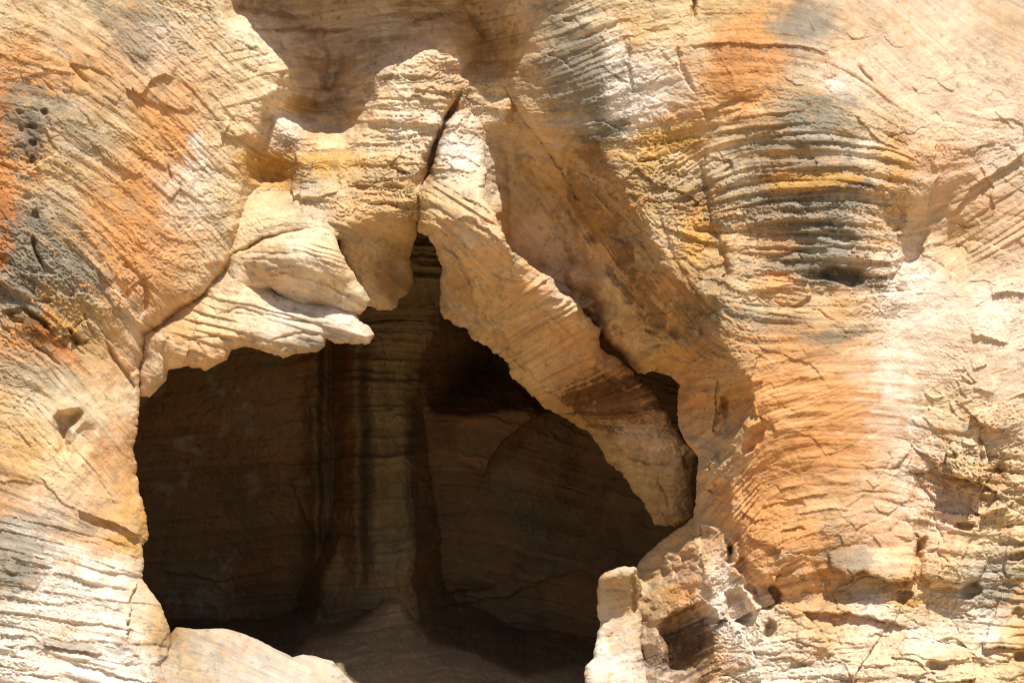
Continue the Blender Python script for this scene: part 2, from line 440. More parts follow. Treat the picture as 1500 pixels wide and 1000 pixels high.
LEDGES = [([(380, 40), (440, 48), (520, 44), (580, 52)], .16, 16), ([(430, 96), (480, 108), (530, 98)], .14, 16), ([(600, 30), (640, 26), (690, 34)], .14, 14), ([(420, 140), (470, 150), (520, 140)], .10, 14), ([(690, 66), (720, 58), (748, 40)], .12, 12),
    ([(470, 18), (540, 12), (610, 8)], .14, 14),
    # left buttress
    ([(182, 128), (200, 136), (208, 139), (224, 116), (243, 108), (256, 116)], .16, 22),
    ([(150, 138), (172, 152)], .05, 14), ([(178, 240), (202, 259)], .08, 16), ([(322, 192), (345, 200), (374, 196)], .14, 30),
    ([(232, 148), (262, 162), (285, 160)], .07, 18), ([(130, 205), (160, 238), (196, 250)], .05, 20),
    ([(60, 100), (105, 106), (118, 112)], .04, 16), ([(5, 118), (60, 108), (106, 106)], .03, 14),
    ([(143, 390), (152, 404), (168, 413)], .08, 16), ([(178, 404), (190, 416), (200, 404)], .08, 14),
    ([(0, 455), (30, 450), (52, 462), (84, 490)], .12, 22), ([(88, 478), (105, 486), (122, 507)], .1, 15),
    ([(20, 400), (45, 408), (66, 404)], .05, 14), ([(109, 745), (146, 760), (184, 772), (210, 787)], .2, 34),
    ([(14, 815), (82, 832)], .08, 14), ([(0, 927), (36, 933)], .1, 14), ([(58, 944), (100, 952), (152, 958)], .16, 18),
    ([(100, 967), (170, 988), (242, 1003)], .12, 18), ([(0, 944), (52, 948)], .06, 10), ([(28, 857), (56, 862)], .06, 10),
    ([(0, 828), (24, 842)], .07, 12), ([(0, 705), (20, 703), (50, 708)], .05, 14), ([(-10, 985), (90, 990)], .06, 14),
    ([(140, 690), (170, 740)], .04, 14), ([(60, 700), (90, 735), (110, 748)], .06, 18), ([(0, 870), (60, 884), (120, 880)], .04, 12),
    ([(90, 905), (160, 915), (220, 930)], .05, 12),
    # middle
    ([(603, 132), (633, 129), (658, 136), (668, 148)], .10, 20), ([(596, 201), (637, 190)], .07, 14), ([(505, 271), (548, 273), (588, 280)], .10, 18),
    ([(654, 92), (676, 88)], .08, 12), ([(620, 79), (642, 82)], .06, 12), ([(431, 292), (465, 288), (500, 279)], .10, 16),
    ([(598, 222), (625, 224), (636, 218)], .07, 12), ([(560, 242), (600, 250), (612, 262)], .06, 12), ([(540, 306), (575, 298), (606, 304)], .05, 10),
    ([(545, 187), (580, 192), (592, 188)], .05, 10), ([(360, 280), (385, 280), (400, 272)], .06, 12),
    # right buttress
    ([(996, 71), (1026, 65), (1067, 63), (1142, 65), (1200, 73), (1225, 86)], .06, 20), ([(1016, 171), (1050, 166), (1093, 158)], .05, 14),
    ([(1150, 112), (1165, 124), (1180, 122)], .05, 8), ([(1087, 398), (1130, 396), (1180, 412), (1215, 420), (1270, 414)], .05, 14),
    ([(1075, 404), (1130, 420), (1165, 424)], .04, 9), ([(1115, 742), (1163, 731), (1217, 722)], .06, 13), ([(1163, 752), (1217, 745), (1290, 750)], .035, 9),
    ([(1112, 860), (1170, 846), (1217, 832)], .16, 40), ([(1206, 767), (1225, 772), (1240, 764)], .03, 8), ([(1260, 680), (1280, 686), (1288, 692)], .03, 8),
    ([(1090, 790), (1130, 792)], .03, 8), ([(1092, 630), (1102, 622), (1116, 618)], .22, 20),
    # far right
    ([(1388, 326), (1415, 286), (1428, 272), (1466, 248), (1512, 216)], .17, 24), ([(1370, 119), (1398, 134)], .05, 10),
    ([(1455, 160), (1485, 188)], .05, 10), ([(1252, 168), (1289, 208), (1320, 218)], .07, 18), ([(1421, 489), (1450, 494), (1478, 503)], .15, 15),
    ([(1450, 433), (1475, 427), (1512, 430)], .16, 14), ([(1424, 542), (1447, 533)], .08, 10), ([(1410, 548), (1422, 562)], .09, 12),
    ([(1425, 568), (1461, 576)], .09, 10), ([(1353, 575), (1367, 585), (1386, 580)], .08, 10), ([(1388, 590), (1407, 613)], .1, 13),
    ([(1375, 640), (1420, 652), (1450, 648)], .07, 14), ([(1411, 738), (1438, 753), (1476, 743), (1512, 716)], .2, 22),
    ([(1476, 766), (1512, 763)], .1, 12), ([(1403, 764), (1432, 770)], .12, 12), ([(1476, 786), (1512, 797)], .2, 16),
    ([(1447, 848), (1485, 840)], .05, 8), ([(1350, 610), (1368, 624), (1392, 636)], .06, 10), ([(1430, 724), (1460, 724), (1500, 706)], .08, 12),
    ([(1385, 712), (1405, 724), (1428, 722)], .07, 12), ([(1452, 905), (1480, 902), (1512, 906)], .04, 10), ([(1440, 872), (1500, 878)], .04, 10),
    ([(1235, 972), (1290, 975), (1336, 968)], .06, 12), ([(1100, 940), (1180, 935), (1260, 944)], .05, 14), ([(1340, 960), (1380, 968), (1440, 960)], .10, 14),
    ([(1160, 905), (1200, 898), (1240, 912)], .04, 12), ([(1310, 870), (1340, 876), (1360, 866)], .12, 14), ([(1390, 900), (1430, 905), (1450, 898)], .08, 12),
    ([(1460, 955), (1485, 962), (1512, 958)], .12, 14), ([(1310, 340), (1330, 352), (1352, 356)], .08, 14),
]
for p, A, w in LEDGES:
    ledge(p, A * .55, w)
STEPS = [  # edges where one big face stands in front of the next
    ([(436, 222), (430, 255), (428, 292)], .26, 34), ([(612, 300), (628, 256), (640, 205), (664, 160), (682, 140), (688, 100)], .10, 30),
    ([(742, 130), (782, 194), (816, 238), (870, 333), (920, 392), (944, 440), (971, 484), (994, 522)], .34, 70),
    ([(1357, 318), (1374, 258), (1370, 206)], .25, 40),
    ([(1326, 330), (1306, 289), (1290, 262)], .10, 20), ([(921, 55), (918, 102), (928, 136)], .05, 20), ([(992, 62), (989, 90), (1019, 138)], .06, 24),
    ([(1052, 548), (1046, 580), (1044, 612), (1050, 640)], -.18, 20),
    ([(1272, 345), (1262, 290), (1257, 232)], .07, 26), ([(1013, 700), (1035, 690), (1050, 660)], .16, 20), ([(1346, 820), (1330, 740), (1335, 640)], .05, 40),
]
STEPS += [([(636, 352), (668, 385), (690, 440), (742, 502), (800, 572), (850, 606), (900, 652), (945, 706)], .22, 60), ([(206, 966), (186, 930), (190, 880), (206, 850)], .22, 40),           ([(845, 560), (875, 545), (900, 560), (950, 575)], -.05, 30), ([(765, 470), (800, 440), (850, 430)], .04, 12), ([(760, 505), (810, 470), (866, 455)], .05, 12), ([(775, 530), (830, 492), (876, 478)], .05, 12),
          ([(640, 318), (662, 322), (680, 318), (706, 330), (736, 358)], .09, 20), ([(668, 288), (690, 296), (712, 306), (722, 316)], .08, 16)]
for p, A, w in STEPS:
    ledge(p, A * .62, w, 2.0, 7.0)
CRACKS = [
    ([(46, 340), (51, 364), (61, 388), (64, 396)], .16, 3.2), ([(245, 238), (253, 268)], .06, 2), ([(150, 492), (160, 515), (190, 555), (202, 584)], .09, 2.6),
    ([(30, 448), (60, 470), (74, 486)], .14, 4), ([(98, 480), (108, 492), (118, 502)], .14, 4), ([(8, 452), (20, 470), (38, 474)], .12, 4),
    ([(40, 500), (66, 516), (92, 540)], .07, 3), ([(120, 455), (138, 490)], .05, 2.4), ([(210, 400), (214, 440), (206, 470)], .10, 4), ([(100, 90), (118, 112), (128, 124)], .05, 2),
    ([(729, 112), (755, 160), (782, 194), (816, 238), (870, 333)], .09, 2.2), ([(1016, -10), (1016, 20), (1015, 32)], .14, 3.4),
    ([(921, 55), (919, 100), (928, 136)], .07, 3), ([(992, 66), (996, 95), (1019, 140)], .07, 4), ([(1252, 95), (1266, 108), (1280, 124)], .07, 2.4),
    ([(612, 292), (628, 256), (640, 205), (662, 160), (680, 130)], .5, 5), ([(636, 205), (624, 250), (606, 284)], .22, 7), ([(1068, 640), (1062, 600), (1070, 560)], .1, 5),
    ([(1070, 795), (1068, 830)], .2, 5), ([(1365, 750), (1385, 800)], .05, 2), ([(1300, 660), (1306, 674), (1296, 690)], .03, 2), ([(1340, 780), (1346, 800), (1336, 822)], .12, 4),
    ([(1358, 870), (1360, 900), (1356, 915)], .05, 2), ([(495, 255), (500, 280)], .05, 2), ([(760, 20), (752, 60), (748, 90)], .10, 3), ([(632, 30), (640, 60)], .10, 4),
    ([(870, 333), (920, 392), (944, 440), (990, 515)], .05, 2), ([(1050, 560), (1062, 590), (1074, 640)], .08, 4), ([(345, 60), (404, 90), (402, 100)], .03, 2),
    ([(930, 310), (960, 400), (985, 470)], .06, 5), ([(1010, 780), (1030, 740), (1060, 690)], .10, 5), ([(960, 880), (985, 850), (1010, 800)], .06, 4),
]
CRACKS += [([(300, 470), (350, 452), (420, 468), (500, 478)], .05, 2.4), ([(262, 500), (320, 492), (380, 500)], .05, 2.4), ([(390, 500), (440, 488), (478, 490)], .05, 2.4), ([(245, 545), (238, 515), (250, 490)], .06, 3), ([(330, 380), (354, 366), (385, 350), (420, 341)], .08, 2.4), ([(378, 405), (420, 398), (470, 412), (520, 440)], .05, 2.4), ([(345, 372), (386, 350), (420, 341), (458, 334)], .10, 3), ([(356, 392), (400, 372), (450, 372), (500, 395)], .03, 3), ([(880, 230), (905, 290), (950, 350)], .06, 4), ([(915, 260), (945, 330), (958, 370)], .05, 5), ([(960, 300), (985, 380), (1020, 430)], .07, 5), ([(985, 430), (1010, 500), (1005, 560)], .06, 5),
           ([(940, 440), (975, 430), (1000, 460)], .04, 3), ([(890, 350), (930, 345), (950, 370)], .04, 3), ([(1020, 470), (1050, 520), (1046, 560)], .06, 4), ([(850, 250), (880, 275), (900, 320)], .04, 3),
           ([(770, 440), (800, 455), (850, 500)], .03, 2), ([(700, 400), (715, 440), (705, 470)], .03, 2), ([(848, 560), (870, 545), (884, 520)], .06, 2.4), ([(860, 590), (900, 570), (950, 575)], .05, 3),
           ([(870, 620), (910, 600), (955, 605)], .05, 3), ([(840, 545), (850, 575), (842, 600)], .04, 2.4), ([(960, 700), (975, 720), (980, 750)], .05, 2.4), ([(915, 668), (950, 680), (1000, 682)], .06, 2.4),
           ([(640, 350), (672, 380), (690, 420), (690, 450)], .07, 2), ([(740, 515), (775, 548)], .05, 2), ([(930, 830), (929, 870), (931, 905)], .1, 3), ([(885, 862), (925, 865)], .04, 2)]
for p, A, w in CRACKS:
    crack(p, A, w)
POCKETS = [(28, 165, 6, 4, .06), (65, 165, 5, 6, .12), (50, 187, 6, 4, .08), (40, 184, 5, 4, .06), (48, 211, 6, 5, .10), (47, 233, 5, 6, .1), (52, 312, 5, 8, .08),
           (30, 190, 5, 4, .05), (60, 215, 4, 3, .05), (25, 215, 6, 3, .04), (40, 290, 6, 4, .05), (120, 500, 8, 5, .1), (70, 440, 7, 4, .08), (105, 432, 4, 4, .05),
           (1236, 403, 34, 13, .26, 0), (1222, 345, 26, 10, .13, 0), (1195, 405, 14, 6, .08, 0), (1214, 330, 22, 6, .06),
           (1086, 893, 17, 28, .34, -8), (1124, 872, 20, 17, .30, 30), (1127, 922, 7, 14, .26, 10), (1008, 948, 38, 46, .75, 20), (1071, 804, 6, 15, .2), (1090, 828, 9, 11, .2),
           (1078, 590, 22, 36, .28, 12), (1020, 672, 18, 14, .16, 0), (1060, 668, 16, 10, .12, -30), (1100, 860, 10, 8, .2), (1350, 800, 7, 16, .18, 20), (1325, 874, 16, 9, .2, -10), (1418, 770, 14, 7, .2),
           (1424, 868, 20, 12, .22, -15), (1340, 352, 18, 30, .14, 20), (1490, 900, 8, 8, .12), (1495, 962, 14, 10, .2), (1372, 975, 16, 8, .14), (1495, 815, 12, 6, .2),
           (832, 30, 8, 4, .06), (1108, 640, 8, 20, .1, 30), (1052, 706, 5, 10, .06), (575, 275, 18, 8, .08), (530, 275, 16, 6, .1), (396, 252, 26, 16, .12, -20), (1395, 668, 10, 6, .1),
           (1310, 318, 14, 22, .12, 10), (1465, 685, 14, 8, .12)]
for p in POCKETS:
    pocket(*p)
# the niche in the lower left face
niche = [(76, 610), (84, 602), (100, 599), (118, 596), (125, 604), (121, 618), (108, 632), (104, 645), (102, 660), (100, 672), (88, 668), (84, 650), (78, 632)]
si, sj = window(niche, 20)
sd = poly_sdf(niche, GU[si, sj] + 2 * fbm(GU[si, sj], GV[si, sj], 10, 2, 5), GV[si, sj])
H[si, sj] -= 0.36 * sstep(-1.5, 14, sd)
pocket(118, 645, 14, 28, .10, 12, .8)
H = H.astype(F)

# ---- albedo on the same raster
wu = 16 * fbm(GU, GV, 40, 4, 81) + 5 * L_mid * DX
wv = 16 * fbm(GU, GV, 40, 4, 82) + 3 * L_big
CO = stone.at(GU + wu, GV + wv)
hue = fbm(GU, GV, 75, 5, 90, .6) + 0.16 * L_big + 0.10 * L_mid + .05 * L_fine


def tint(mask, col, k):
    global CO
    m = (np.clip(mask, 0, 1) * k)[..., None]
    CO = CO * (1 - m) + np.array(col, F) * m


tint(sstep(0.14, 0.55, hue), PAL['O'], 0.2)
tint(sstep(0.15, 0.60, -hue), PAL['W'], 0.25)
b2 = fbm(GU, GV, 38, 5, 95, .62) + .14 * L_mid
tint(sstep(0.22, 0.55, b2), PAL['G'], 0.40)
b3 = fbm(GU, GV, 24, 5, 97, .65) + .10 * L_mid
warm = sstep(.12, .30, CO[..., 0] - CO[..., 2])
tint(sstep(0.24, 0.46, b3) * warm, (.48, .22, .07), 0.32)
tint(sstep(0.22, 0.45, -b3), PAL['C'], 0.35)
HP = H - blur(H, 40)
HP = np.clip(HP / HP.std(), -2.5, 2.5)
PATCH = """470,45,75,4,0,B,.4 600,22,60,5,3,B,.4 560,58,40,4,-6,B,.35 700,62,40,4,-25,Y,.6 485,128,50,4,-4,B,.3 450,86,45,3,4,B,.35 510,92,40,3,-8,Y,.6 640,8,50,4,0,B,.4 720,30,36,4,-10,B,.35 400,20,50,4,8,B,.4 445,160,26,10,0,Y,.6 520,170,20,8,-40,Y,.5 1200,680,120,160,-5,O,.55 1190,590,110,40,-12,O,.4 1285,720,40,90,0,P,.4 1085,100,48,32,0,R,.75 1090,95,62,45,0,O,.7 1095,40,26,22,0,O,.7 1145,407,28,6,10,O,.8 1150,492,40,18,-5,O,.7 1140,578,66,26,-20,O,.7 1165,650,75,32,-10,O,.85 1185,650,40,16,-10,R,.5
1130,722,62,32,-10,O,.8 1150,782,62,22,-10,O,.85 1112,825,34,26,0,O,.7 1225,600,66,20,-8,O,.6 1230,668,66,20,0,O,.5 60,122,30,14,5,O,.7 235,215,40,46,45,O,.55 270,155,36,24,45,O,.5 14,250,30,55,10,O,.6
2,310,20,70,0,R,.8 210,350,56,40,40,O,.5 150,320,42,25,40,O,.6 190,405,40,22,45,O,.6 180,650,30,50,60,O,.4 50,478,45,14,35,B,.8 95,512,40,12,40,R,.7 20,745,30,12,10,O,.5 110,790,50,14,10,O,.4
850,95,46,66,-10,G,.8 880,192,36,14,-20,G,.8 1175,40,44,36,0,G,.6 1190,165,66,24,0,G,.6 1205,268,85,10,2,D,.7 1210,300,76,16,0,G,.8 1150,325,66,18,0,G,.6 1228,345,56,14,0,G,.8 1222,404,62,14,3,D,.7 1190,386,70,12,0,G,.7
1180,240,90,10,0,G,.7 1150,210,80,9,-4,G,.6 40,180,26,64,5,G,.75 48,205,10,40,0,D,.5 60,365,66,34,20,G,.8 115,405,60,22,30,G,.7 24,438,50,16,20,G,.8 30,800,56,20,10,G,.6 18,842,50,14,8,G,.7 66,768,66,14,10,G,.5 190,55,44,26,40,G,.55
1140,470,66,18,0,G,.45 1225,490,56,9,-6,G,.7 105,945,60,8,5,G,.6 100,560,40,16,30,G,.3 130,200,60,20,40,G,.5 1240,815,36,14,5,G,.6 1460,860,50,24,0,G,.45 20,545,40,26,30,G,.45 470,505,40,12,10,G,.5
990,205,44,12,-8,Y,.85 955,235,26,12,-20,Y,.35 1022,345,18,34,10,Y,.9 500,236,56,13,0,Y,.7 398,248,42,20,0,Y,.8 1180,264,70,9,-5,Y,.9 1412,342,46,28,-40,Y,.7 860,315,16,60,-30,Y,.5 972,532,34,18,-20,Y,.6 1320,262,16,28,-30,Y,.5
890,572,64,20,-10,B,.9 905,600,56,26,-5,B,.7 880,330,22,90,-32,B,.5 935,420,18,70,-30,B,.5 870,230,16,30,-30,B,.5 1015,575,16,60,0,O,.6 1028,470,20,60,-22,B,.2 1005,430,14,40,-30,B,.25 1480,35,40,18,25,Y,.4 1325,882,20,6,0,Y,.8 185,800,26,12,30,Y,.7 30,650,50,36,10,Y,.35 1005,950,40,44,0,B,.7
960,655,40,16,25,P,.7 440,150,22,14,0,Y,.7 740,80,20,26,-30,Y,.6 660,70,8,10,0,O,.5"""
for t_ in PATCH.split():  # mostly stains; the brown ones on the right flank also paint in shade
    a_ = t_.split(',')
    pu, pv, pa, pb, pr = map(float, a_[:5])
    si, sj = window([(pu - pa * 2, pv - pa * 2 - pb), (pu + pa * 2, pv + pa * 2 + pb)], 4)
    X, Y = GU[si, sj], GV[si, sj]
    c_, s_ = math.cos(math.radians(pr)), math.sin(math.radians(pr))
    q_ = np.sqrt((((X - pu) * c_ + (Y - pv) * s_) / pa) ** 2 + ((-(X - pu) * s_ + (Y - pv) * c_) / pb) ** 2)
    m_ = sstep(.14, -.14, q_ - 1 + 1.15 * fbm(X, Y, 26, 6, int(pu) % 97, .78) - .10 * HP[si, sj] + .20 * L_mid[si, sj] + .16 * L_fine[si, sj])
    m_ = (m_ * float(a_[6]))[..., None]
    CO[si, sj] = CO[si, sj] * (1 - m_) + m_ * np.array(PAL[a_[5]], F)
tint(sstep(1290, 1350, GU + 40 * fbm(GU, GV, 80, 4, 160)) * sstep(600, 480, GV + 40 * fbm(GU, GV, 80, 4, 161)), (.68, .52, .385), .42)
speck = fbm(GU, GV, 7, 3, 151) + .5 * fbm(GU, GV, 70, 4, 152)
tint(sstep(.44, .58, speck), (.16, .14, .11), .38)
speck = fbm(GU, GV, 9, 3, 153) + .6 * fbm(GU, GV, 60, 4, 154)
tint(sstep(.50, .62, speck), PAL['O'], .4)
CO = CO * (1 + 0.06 * L_mid + 0.05 * L_fine + 0.12 * fbm(GU, GV, 12, 4, 99))[..., None]
# streaks of lime that run down the faces
for su, v0_, v1_, w_, k_ in ((585, 110, 210, 6, .6), (598, 120, 220, 5, .5), (547, 190, 250, 5, .5), (630, 150, 190, 9, .4), (895, 20, 170, 9, .55), (905, 60, 175, 5, .4),
                             (1300, 440, 560, 16, .5), (1306, 540, 660, 11, .6), (1335, 520, 640, 7, .5), (960, 60, 160, 22, .35), (1320, 640, 760, 8, .35)):
    m = np.exp(-((GU - su - 9 * fbm(GU, GV, 70, 3, 55)) / w_) ** 2) * sstep(v0_ - 15, v0_ + 20, GV) * sstep(v1_ + 20, v1_ - 20, GV)
    tint(m * (.7 + .6 * fbm(GU, GV, 14, 3, 56)), (.76, .68, .56), k_)
CO = np.clip(CO, 0.02, 0.80).astype(F)

# ------------------------------------------------------------------ materials


def rock_material(name, grain=1.0, bump=0.5):
    m = bpy.data.materials.new(name)
    m.use_nodes = True
    nt = m.node_tree
    n, l = nt.nodes, nt.links
    b = n['Principled BSDF']
    b.inputs['Roughness'].default_value = 0.92
    b.inputs['Specular IOR Level'].default_value = 0.12
    at = n.new('ShaderNodeAttribute')
    at.attribute_name = 'stone'
    tc = n.new('ShaderNodeTexCoord')

    def noise(sc, det, rough=0.6):
        t = n.new('ShaderNodeTexNoise')
        t.inputs['Scale'].default_value = sc
        t.inputs['Detail'].default_value = det
        t.inputs['Roughness'].default_value = rough
        l.new(tc.outputs['Object'], t.inputs['Vector'])
        return t
    g1, g2 = noise(46.0, 6.0, 0.72), noise(7.0, 4.0)
    r1 = n.new('ShaderNodeMapRange')
    r1.inputs[1].default_value, r1.inputs[2].default_value = 0.3, 0.7
    r1.inputs[3].default_value, r1.inputs[4].default_value = 1 - 0.22 * grain, 1 + 0.16 * grain
    l.new(g1.outputs[0], r1.inputs[0])
    r2 = n.new('ShaderNodeMapRange')
    r2.inputs[1].default_value, r2.inputs[2].default_value = 0.3, 0.7
    r2.inputs[3].default_value, r2.inputs[4].default_value = 0.93, 1.07
    l.new(g2.outputs[0], r2.inputs[0])
    mu = n.new('ShaderNodeMath')
    mu.operation = 'MULTIPLY'
    l.new(r1.outputs[0], mu.inputs[0])
    l.new(r2.outputs[0], mu.inputs[1])
    sc = n.new('ShaderNodeVectorMath')
    sc.operation = 'SCALE'
    l.new(at.outputs['Color'], sc.inputs[0])
    l.new(mu.outputs[0], sc.inputs['Scale'])
    l.new(sc.outputs[0], b.inputs['Base Color'])
    bp = n.new('ShaderNodeBump')
    bp.inputs['Strength'].default_value = bump
    bp.inputs['Distance'].default_value = 0.012
    l.new(g1.outputs[0], bp.inputs['Height'])
    l.new(bp.outputs[0], b.inputs['Normal'])
    return m


ROCK = rock_material('sandstone', 0.75, 0.35)
CAVE = rock_material('cave_sandstone', 0.8, 0.4)


def place(u, v, d):
    """rock coordinates (cm across, cm down, metres out of the cliff) to world metres"""
    k = (1 - d / CAM_D) / 100.0
    return np.stack([(u - 750.0) * k, -d + 0 * u, CAM_Z + (500.0 - v) * k], -1)


def to_mesh(name, verts, faces, cols, mat, smooth=True):
    me = bpy.data.meshes.new(name)
    nv, nf = len(verts), len(faces)
    me.vertices.add(nv)
    me.vertices.foreach_set('co', verts.astype(F).ravel())
    me.loops.add(nf * 4)
    me.loops.foreach_set('vertex_index', faces.astype(np.int32).ravel())
    me.polygons.add(nf)
    me.polygons.foreach_set('loop_start', (np.arange(nf) * 4).astype(np.int32))
    me.polygons.foreach_set('use_smooth', np.full(nf, smooth))
    a = me.attributes.new('stone', 'FLOAT_COLOR', 'POINT')
    a.data.foreach_set('color', np.concatenate([cols, np.ones((nv, 1))], 1).astype(F).ravel())
    me.materials.append(mat)
    me.update(calc_edges=True)
    me.validate()
    ob = bpy.data.objects.new(name, me)
    COL.objects.link(ob)
    return ob


def roundover(S, R):
    t = 1 - np.clip(S / R, 0, 1)
    return (R / 100.0) * (1 - np.sqrt(np.clip(1 - t * t, 0, 1)))


def relief(name, U, V, D, C, S, mat, back=None, rim=None):
    """a rock from its front relief (U, V, D with colours C) wherever S > 0; S is the distance inside its outline.
    back: depth of the rear face -> a closed stone;  rim: [(depth step, outward shift)] -> the edge runs back into the hill"""
    nr, nc = U.shape
    U, V = U.copy(), V.copy()
    st = STEP
    keep = S > -0.75 * st
    fk = keep[:-1, :-1] & keep[1:, :-1] & keep[1:, 1:] & keep[:-1, 1:]
    cnt = np.zeros((nr, nc), int)
    for a in (slice(0, -1), slice(1, None)):
        for b in (slice(0, -1), slice(1, None)):
            cnt[a, b] += fk
    gy, gx = np.gradient(S)
    g = np.sqrt(gx * gx + gy * gy) + 1e-6
    bd = (cnt > 0) & (cnt < 4)
    bd[0] = bd[-1] = False
    bd[:, 0] = bd[:, -1] = False
    mv = np.clip(-S, -1.2 * st, 1.2 * st) * bd
    nx, ny = gx / g, gy / g
    U += mv * nx
    V += mv * ny
    idx = np.full((nr, nc), -1)
    sel = cnt > 0
    n = int(sel.sum())
    idx[sel] = np.arange(n)
    faces = np.stack([idx[:-1, :-1][fk], idx[1:, :-1][fk], idx[1:, 1:][fk], idx[:-1, 1:][fk]], 1)
    verts = place(U[sel], V[sel], D[sel])
    cols = C[sel]
    # boundary edges, in face order
    pad = np.pad(fk, 1)
    ed = []
    up, dn, lf, rt = pad[:-2, 1:-1], pad[2:, 1:-1], pad[1:-1, :-2], pad[1:-1, 2:]
    tl, bl, br, tr = idx[:-1, :-1], idx[1:, :-1], idx[1:, 1:], idx[:-1, 1:]
    for nb, a, b in ((lf, tl, bl), (dn, bl, br), (rt, br, tr), (up, tr, tl)):
        m = fk & ~nb
        ed.append(np.stack([a[m], b[m]], 1))
    ed = np.concatenate(ed)
    allv, allf, allc = [verts], [faces], [cols]
    if back is not None:
        allv.append(place(U[sel], V[sel], back[sel]))
        allc.append(cols)
        allf.append(faces[:, ::-1] + n)
        allf.append(np.stack([ed[:, 1], ed[:, 0], ed[:, 0] + n, ed[:, 1] + n], 1))
    if rim is not None:
        bi = np.unique(ed)
        remap = np.full(n, -1)
        remap[bi] = np.arange(len(bi))
        uu, vv, dd, ox, oy = U[sel][bi], V[sel][bi], D[sel][bi], nx[sel][bi], ny[sel][bi]
        prev = bi
        base = n
        for step, out in rim:
            d2 = np.minimum(dd - 0.05, dd * max(0, 1 - step / 4) - step)
            wig = 14 * vnoise(uu / 30 + step * 1.7, vv / 30, 6) * min(1, step)
            allv.append(place(uu + ox * (out + wig), vv + oy * (out + wig), d2))
            allc.append(cols[bi])
            cur = base + np.arange(len(bi))
            a, b = remap[ed[:, 0]], remap[ed[:, 1]]
            allf.append(np.stack([prev[b], prev[a], cur[a], cur[b]], 1))
            prev = cur
            base += len(bi)
    return to_mesh(name, np.concatenate(allv), np.concatenate(allf), np.concatenate(allc), mat)


def tag(o, label=None, cat=None, group=None, kind=None):
    for k, v in (('label', label), ('category', cat), ('group', group), ('kind', kind)):
        if v:
            o[k] = v
    return o


# ------------------------------------------------------------------ the cliff
HOLE = [(203, 545), (202, 580), (204, 602), (204, 636), (200, 656), (198, 694), (204, 721), (214, 755), (219, 776), (216, 790), (208, 798), (209, 847), (217, 860),
        (234, 884), (245, 915), (249, 942), (245, 959), (235, 974), (246, 1003), (262, 1030), (285, 1085), (300, 1300), (900, 1300), (925, 1000), (922, 900), (934, 822), (961, 794), (985, 774), (1004, 766),
        (1017, 757), (1019, 730), (1019, 696), (1020, 668), (1003, 643), (994, 622), (994, 595), (996, 564), (984, 552), (958, 545), (930, 548), (900, 510), (850, 470), (760, 410), (690, 350), (645, 322),
        (604, 322), (570, 326), (520, 334), (492, 352), (478, 395), (455, 425), (400, 440), (330, 470), (250, 515), (215, 530)]
LEFT = """-150,-130,1.1 0,0,1.0 150,0,.95 150,150,1.0 260,40,.78 310,10,.62 380,100,.45 330,120,.65 350,250,.5 310,330,.6 0,250,1.1 0,400,1.2 150,400,1.0 250,400,.75 400,100,.4
200,500,.6 196,560,.5 100,600,1.2 150,640,.95 190,700,.6 100,720,1.35 0,750,1.5 120,850,1.75 200,850,1.05 0,1000,2.2 150,1000,2.0 225,940,1.35 0,1130,2.8 200,1100,2.5 -150,600,1.5 -150,1000,2.4
-150,-500,.4 0,-100,1.0 200,-80,.9 330,-60,.75 420,-55,.65 -900,0,.5 -900,1000,2.0 -900,-1000,-1"""
MID = """398,190,-.10 430,205,-.12 450,205,-.10 490,208,-.12 530,190,-.10 545,130,-.06 560,200,.02 450,240,.1 380,226,-.1 372,270,-.25 395,255,-.38 420,268,-.35 425,240,-.2 380,292,.1 420,295,.15 440,250,.08 600,150,.02 640,90,.03 655,60,.02 580,100,-.02 715,118,-.05 690,130,-.05
600,250,.15 560,300,.3 450,270,.2 450,310,.4 380,310,.3 340,370,.45 600,310,.3 460,340,.6 640,230,.0 680,200,-.1 730,150,-.1 745,120,-.05 660,420,.2 450,440,.5"""
BUTT = """765,60,.25 770,0,.35 790,100,.6 768,-60,.8 800,-40,.9 850,60,1.0 900,150,1.15 860,190,.95 1000,100,1.3 1000,0,1.1 1100,30,1.35 1100,150,1.5 1200,200,1.6 1200,80,1.35 1180,300,1.55 1050,240,1.3 1100,350,1.35 1250,350,1.35 1200,410,1.35
1200,470,1.5 1010,240,1.15 1058,440,1.66 875,215,1.0 900,252,1.18 922,288,1.32 952,350,1.5 1000,412,1.66 1075,420,1.58 1030,330,1.3 750,110,.05 775,170,.2 805,195,.5 760,60,.15 1000,180,1.2 960,200,1.2 1056,485,1.70 1090,560,1.74 1092,640,1.6 1072,700,1.35 1085,780,1.5 1140,480,1.5 1160,560,1.62 1100,720,1.4 1200,560,1.65 1200,680,1.75 1280,600,1.4 1320,500,1.0 1320,640,1.15
1330,740,1.25 1150,800,1.8 1250,780,1.7 1100,840,1.6 1150,880,1.6 1250,870,1.55 1330,850,1.4 1300,50,.85 1300,150,1.05 1290,230,1.2 1320,230,1.15 1370,230,1.0 1400,100,.6 1500,0,.1 1500,150,.5 1450,240,.6 1350,300,.95 1310,300,.95 1300,380,1.0
1375,320,.35 1400,350,.35 1360,390,.5 1400,430,.75 1450,340,.55 1500,400,.65 1450,470,1.0 1650,0,-.3 1650,400,.6 1250,-60,.8 1400,-100,.2 900,-300,.6 1200,-300,.3 1500,-300,-.6"""
